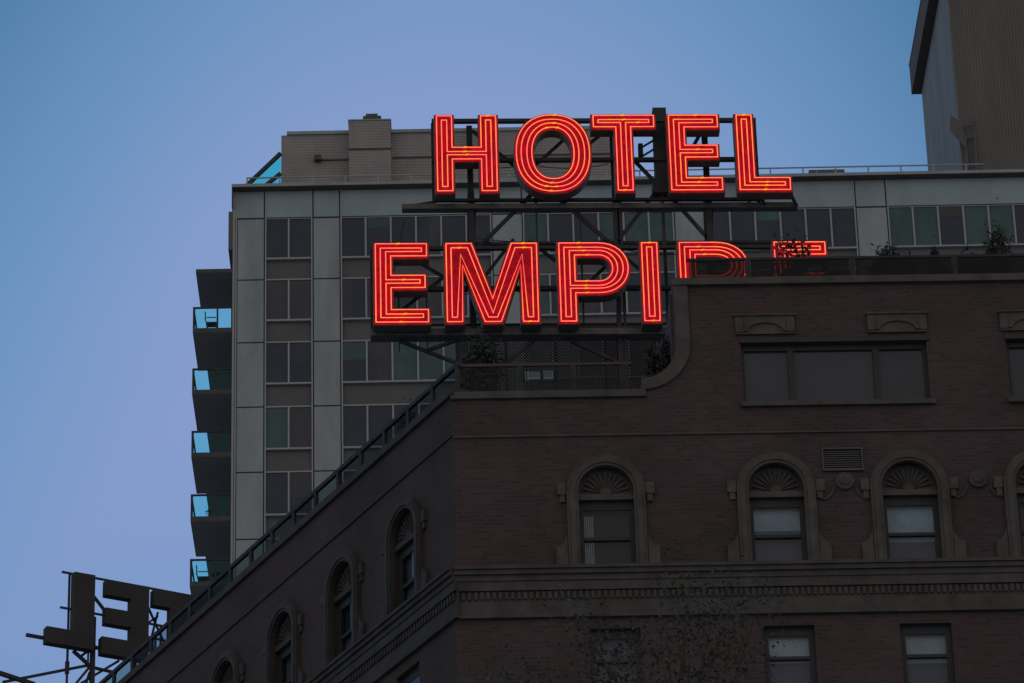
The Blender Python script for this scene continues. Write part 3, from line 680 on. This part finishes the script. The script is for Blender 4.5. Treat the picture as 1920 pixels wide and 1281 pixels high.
pm = dict(D='pane', B='pane_b', T='pane_t', L='pane_l')
for k, zt in enumerate(tops[:7]):
    for j, (a, b, n) in enumerate(bays):
        if k > 0 and j > 3: continue
        if k > 1 and j > 2: continue
        if k > 3 and j > 1: continue
        zb = zt-HW; a_, b_ = a+.06, b-.06; mb = MB(T)
        mb.box(a_, b_, -.03, .11, zb-.075, zb).box(a_, b_, .02, .11, zt-.03, zt+.03 if k else zt)
        for q in range(1, n):
            u = a+(b-a)*q/n; mb.box(u-.036, u+.036, -.02, .11, zb, zt-.03)
        f = mb.build('window', 'mull', tw)
        cc = choice.get(k, {}).get(j) or ''.join(rt.choice('DDDBT') for _ in range(n))
        for q in range(n):
            u0 = a+(b-a)*q/n+(.036 if q else .06); u1 = a+(b-a)*(q+1)/n-(.036 if q < n-1 else .06)
            MB(T).box(u0, u1, .06, .10, zb, zt-.03).build('pane', pm[cc[q]], f)
            if rt.random() < .38 and not (k == 2 and j == 1):
                mt_ = rt.choice(['pane_t', 'pane_b', 'pane_b', 'pane']) if cc[q] != 'T' else rt.choice(['pane', 'pane_b', 'pane_l'])
                if rt.random() < .55: MB(T).box(u0+.01, u1-.01, .052, .058, zb+HW*rt.uniform(.35, .75), zt-.04).build('blind', mt_, f)
                else:
                    us = u0+(u1-u0)*rt.uniform(.3, .6); MB(T).box(us, u1-.01, .052, .058, zb+.01, zt-.04).build('curtain', mt_, f)
        if k == 2 and j == 1:   # blind half down and a dark shelf seen in the lit row
            MB(T).box(-6.78, -5.82+.4, .052, .058, zb+.02, zb+1.0).build('curtain', 'pane', f)
# roof edge: thin cap, the shade beneath it painted as a dark sheet, fascia
MB(T).box(UL-.04, UR, -.40, .6, 83.425, 83.56).build('roof_cap', 'panel', tw)
MB(T).box(UL-.03, UR, -.385, 0, 83.412, 83.424).build('soffit_tone_sheet', 'eaves', tw)
MB(T).box(UL-.04, UL+.0, -.3, 3.5, 82.6, 83.42).build('fascia', 'soffit', tw)
MB(T).box(UL, UR, .62, 20, 83.45, 83.70).build('roof', 'roofing', tw)
MB(T).box(-11.38, -11.2, .0, 3.0, 80.75, 82.5).build('ledge', 'spandrel', tw)

# grey brick bulkhead, hood, sloped glazing
bk = MB(T).box(-9.33, 4.46, 2.0, 9, 83.7, 87.18).build('bulkhead', 'pbrick', tw)
MB(T).box(-9.10, 4.5, 1.92, 9.05, 87.182, 87.33).build('coping', 'panel', bk)
MB(T).box(-6.50, -4.77, 1.45, 3.6, 83.7, 87.50).build('chimney_breast', 'pbrick', bk)
MB(T).box(-6.53, -4.74, 1.42, 3.63, 87.502, 87.56).build('coping', 'panel', bk)
MB(T).box(-5.80, -5.30, 1.7, 2.6, 87.562, 87.98).box(-5.92, -5.80, 1.8, 2.5, 87.75, 87.93).box(-5.30, -5.16, 1.8, 2.5, 87.562, 87.93).build('hood', 'galv', bk)
for q in ((-7.73, -6.505, 1.95, 1.995, 85.93, 85.985), (-6.55, -4.72, 1.40, 1.445, 86.11, 86.16), (-4.70, 4.4, 1.95, 1.995, 85.98, 86.03)): MB(T).box(*q).build('conduit', 'soffit', bk)
MB(T).box(-7.95, -7.66, 1.75, 1.995, 85.86, 86.10).build('wall_lamp', 'soffit', bk)
for a in (-8.1, -2.5): MB(T).box(a, a+1.9, 1.95, 1.998, 84.2, 84.62).build('louvre', 'soffit', bk)
gh = MB(T)
def sl(u): return 84.62+(u+10.95)*(86.32-84.62)/(10.95-9.36)
gh.beam((-10.95, 2.0, sl(-10.95)), (-9.36, 2.0, sl(-9.36)), .075)
gh.beam((-10.45, 2.0, sl(-10.95)-.25), (-9.36, 2.0, sl(-9.36)-.95), .07).beam((-10.95, 2.0, 84.0), (-10.95, 2.0, sl(-10.95)), .06)
gh.beam((-10.95, 8.0, sl(-10.95)), (-9.36, 8.0, sl(-9.36)), .06).beam((-10.95, 2, sl(-10.95)), (-10.95, 8, sl(-10.95)), .06)
gh = gh.build('sloped_glazing', 'frame_d', tw)
MB(T).prism([(-10.9, 83.8), (-10.9, sl(-10.9)), (-9.36, sl(-9.36)), (-9.36, 83.8)], 2.02, 2.04).build('glass_panel', 'teal', gh)
MB(T).raw([T.P(-10.9, 2.1, sl(-10.9)), T.P(-9.36, 2.1, sl(-9.36)), T.P(-9.36, 8, sl(-9.36)), T.P(-10.9, 8, sl(-10.9)), T.P(-10.9, 2.1, sl(-10.9)-.02), T.P(-9.36, 2.1, sl(-9.36)-.02), T.P(-9.36, 8, sl(-9.36)-.02), T.P(-10.9, 8, sl(-10.9)-.02)],
          [(0, 1, 2, 3), (7, 6, 5, 4), (0, 4, 5, 1), (1, 5, 6, 2), (2, 6, 7, 3), (3, 7, 4, 0)]).build('glass_panel', 'teal', gh)
# roof railing and small roof box
rl = thing('tower_roof_railing', 'thin pale railing along the roof edge of the grey tower', 'railing', T.P(5, -.28, 83.56))
MB(T).box(-10.65, 19.5, -.30, -.25, 83.87, 83.915).build('handrail', 'mull', rl)
for k in range(23):
    u = -10.62+k*1.335; MB(T).box(u-.028, u+.028, -.295, -.255, 83.56, 83.87).build('post', 'mull', rl)
vb = thing('roof_hatch', 'low dark box with sloping ends on the tower roof behind the railing', 'roof hatch', T.P(13.1, 1.5, 83.76))
MB(T).prism([(12.30, 83.75), (12.45, 84.50), (13.90, 84.50), (14.05, 83.75)], 1.0, 2.6).build('cover', 'spandrel', vb)
MB(T).box(12.75, 12.79, .96, 1.0, 83.76, 84.45).build('trim', 'mull', vb)

# tall blank shaft at the right
ps = MB(T).box(18.70, 34, .5, 10.8, 83.7, 95.39).build('shaft', 'prib', tw)
ps['label'] = 'windowless grey shaft rising from the roof at the right'
mb = MB(T)
for k in range(110): mb.box(18.74+k*.135, 18.74+k*.135+.10, .47, .5, 83.7, 93.94)
mb.build('ribbed_cladding', 'rib', ps)
MB(T).box(18.28, 34.5, .2, 11.1, 93.95, 95.4).build('eaves', 'eaves', ps)
MB(T).box(18.26, 34.5, .18, 11.12, 95.402, 95.46).build('flashing', 'joint', ps)
an = thing('panel_antenna', 'small square panel antenna on a mast beside the blank shaft', 'antenna', T.P(18.9, .25, 83.76))
MB(T).beam((18.86, .25, 83.76), (18.90, .25, 85.6), .06, .04).build('mast', 'joint', an); MB(T).beam((19.25, .25, 83.76), (19.33, .25, 86.55), .07, .02).build('mast', 'joint', an)
mb = MB(T)
MBp = [T.P(18.40, .35, 86.60), T.P(18.27, .2, 85.84), T.P(18.87, .2, 84.90), T.P(18.84, .35, 86.15)]
o_ = T.n*(-.04)
mb.raw(MBp+[p+o_ for p in MBp], [(0, 1, 2, 3), (7, 6, 5, 4), (0, 4, 5, 1), (1, 5, 6, 2), (2, 6, 7, 3), (3, 7, 4, 0)])
mb.build('panel', 'joint', an)
MB(T).beam((18.84, .3, 86.0), (19.3, .25, 86.05), .025).beam((18.86, .3, 85.4), (19.28, .25, 85.5), .04).build('bracket', 'joint', an)

# balconies on the left side
zr = [78.15, 75.39, 72.62, 69.85, 67.07, 64.3, 61.5]
mb = MB(T).box(-12.68, -11.2, 0, 3.0, 79.70, 79.87); cn = mb.build('canopy', 'soffit', tw); MB(T).box(-12.65, -11.2, .03, 2.97, 79.688, 79.699).build('soffit_tone_sheet', 'soffit_lift', cn)
for k, z in enumerate(zr):
    ub, uf = -12.78, -11.2; zs = z-1.16
    mb = MB(T).box(ub, uf, 0, 3.4, zs, zs+.20)
    mb.box(-12.40, uf, 3.402, 7.0, zs+.002, zs+.20)
    b = mb.build('balcony', 'soffit', tw)
    MB(T).box(ub+.03, uf, .03, 3.38, zs-.012, zs-.001).build('soffit_tone_sheet', 'soffit_lift', b)  # pale sheets added below the slab to lighten its shaded underside
    MB(T).box(-12.37, uf, 3.40, 6.97, zs-.010, zs+.001).build('soffit_tone_sheet', 'soffit_lift', b)
    m2 = MB(T).box(ub, uf, 0, .06, z-.07, z).box(ub, ub+.06, .062, 3.4, z-.07, z).box(ub, ub+.09, 0, .06, zs+.2, z-.07).box(ub, ub+.06, 3.34, 3.4, zs+.2, z-.07)
    m2.box(-11.83, -11.76, 0, .05, zs+.2, z-.07).box(uf-.05, uf, 0, .05, zs+.2, z-.07)
    m2.build('railing', 'steel', b)
    MB(T).box(ub+.09, uf-.05, .02, .03, zs+.2, z-.07).build('glass_panel', 'teal', b)
    MB(T).box(ub+.02, ub+.03, .06, 3.34, zs+.2, z-.07).build('glass_panel', 'teal', b)
def bchair(label, u, w_, z, flip=1):
    t = thing('balcony_chair', label, 'chair', T.P(u, w_, z), 'chairs on the balconies')
    MB(T).box(u-.23, u+.23, w_-.2, w_+.22, z+.42, z+.46).build('seat', 'chair', t)
    for a in (-.2, .2):
        for b in (-.17, .19): MB(T).beam((u+a, w_+b, z), (u+a*.9, w_+b*.9, z+.42), .018).build('leg', 'chair', t)
    x = u-flip*.2
    mb = MB(T)
    mb.tube([(x+flip*.01*0, z+.45)]+[(x-flip*.06-flip*.0, z+.45+.1*k) for k in range(1, 5)], w_-.19, .018, False, 6)
    pts = [(w_-.19+.38*(k/12), z+.85+.16*math.sin(PI*k/12)) for k in range(13)]
    for (p, q) in zip(pts, pts[1:]): mb.beam((x-flip*.07, p[0], p[1]), (x-flip*.07, q[0], q[1]), .016)
    for k in range(5): mb.beam((x-flip*.03, w_-.15+k*.075, z+.45), (x-flip*.07, w_-.15+k*.075, z+.95), .010)
    mb.build('backrest', 'chair', t)
    MB(T).beam((x, w_-.19, z+.66), (u+flip*.18, w_-.19, z+.66), .016).build('armrest', 'chair', t)
    return t
bchair('reclining chair on the topmost balcony seen through its teal glass', -12.05, .55, zr[0]-.96, 1)
bchair('bentwood chair on the lowest visible balcony above the railing', -12.3, .75, zr[4]-.96, 1)
tb = thing('balcony_table', 'round table beside the bentwood chair on the lowest visible balcony', 'table', T.P(-11.7, .8, zr[4]-.96))
MB(T).beam((-11.7, .8, zr[4]-.36), (-11.7, .8, zr[4]-.32), .32, sq=False, n=16).build('tabletop', 'chair', tb)
MB(T).beam((-11.7, .8, zr[4]-.96), (-11.7, .8, zr[4]-.36), .03, sq=False).build('leg', 'chair', tb)
bush('balcony_plant', T, -12.12, 1.3, zr[3]-.96, zr[3]-.05, .22, 'small plant on the balcony one above the lowest visible one', 'plant', n=160, seed=31, clump=5)

# ------------------------------------------------------------------ street tree
tt = thing('street_tree', 'dark leafy street tree rising in front of the brick wall', 'tree', (1.6, 45, 0.13))
mb = MB()
pts = [Vector((1.6, 45, .13)), Vector((1.7, 45.1, 6)), Vector((1.5, 44.9, 11)), Vector((1.7, 45, 15.5)), Vector((1.9, 45, 18.6))]
rr = [.30, .24, .18, .12, .05]
for (a, b, r1, r2) in zip(pts, pts[1:], rr, rr[1:]): mb.beam(tuple(a), tuple(b), r1, r2, sq=False, n=10)
mb.build('trunk', 'bark', tt)
rn = random.Random(5); tips = []
mb = MB()
for k in range(34):
    t = rn.uniform(.45, 1); z = .13+18.4*t; a = rn.uniform(0, 2*PI); ln_ = rn.uniform(1.2, 3.0)*(1.25-.6*t)
    s_ = Vector((1.6+.2*t, 45, z)); e_ = s_+Vector((math.cos(a)*ln_, math.sin(a)*ln_, ln_*rn.uniform(.45, .9)))
    mb.beam(tuple(s_), tuple(e_), .055*(1.3-t), .015, sq=False)
    for _ in range(9):
        f_ = s_.lerp(e_, rn.uniform(.4, 1)); g_ = f_+Vector((rn.gauss(0, .4), rn.gauss(0, .4), rn.uniform(.1, .7)))
        mb.beam(tuple(f_), tuple(g_), .019, .006, sq=False); tips.append(g_)
    tips.append(e_)
tops_ = [(2.05, 45, 21.35), (2.6, 44.9, 21.2), (2.85, 45.1, 21.0), (.66, 45, 20.95), (.85, 45.2, 20.7), (1.35, 44.9, 20.55), (-.1, 45, 20.25), (.15, 44.9, 20.1), (1.75, 45.1, 20.75), (2.3, 45.1, 20.9), (2.5, 45, 20.5), (1.1, 45, 20.2), (-.4, 45, 20.0), (2.0, 45.2, 20.4)]
for p in tops_:
    b_ = Vector((1.8+(p[0]-1.8)*.35, 45, p[2]-rn.uniform(1.2, 2.0)))
    mb.beam(tuple(b_), p, .028, .005, sq=False)
    for q in range(3): tips.append(b_.lerp(Vector(p), .55+.15*q))
    tips.append(Vector(p))
mb.build('limbs', 'bark', tt)
mb = MB(); mb2 = MB()
tips = [p for p in tips if p.x < 2.95 and (p.x < 2.7 or p.z > 20.6)]
for i, p in enumerate(tips):
    leaves(mb, p, (.34, .34, .26), 70, .070, None, 100+i)
    if i % 2: leaves(mb2, p, (.30, .30, .25), 6, .06, None, 900+i)
mb.build('crown', 'leaf_t', tt, fix=False); mb2.build('highlight_leaves', 'leaf_hi', tt, fix=False)  # second mesh: scattered leaves with the catch of light in their colour

for o in bpy.data.objects:
    if '_b' in o: del o['_b']
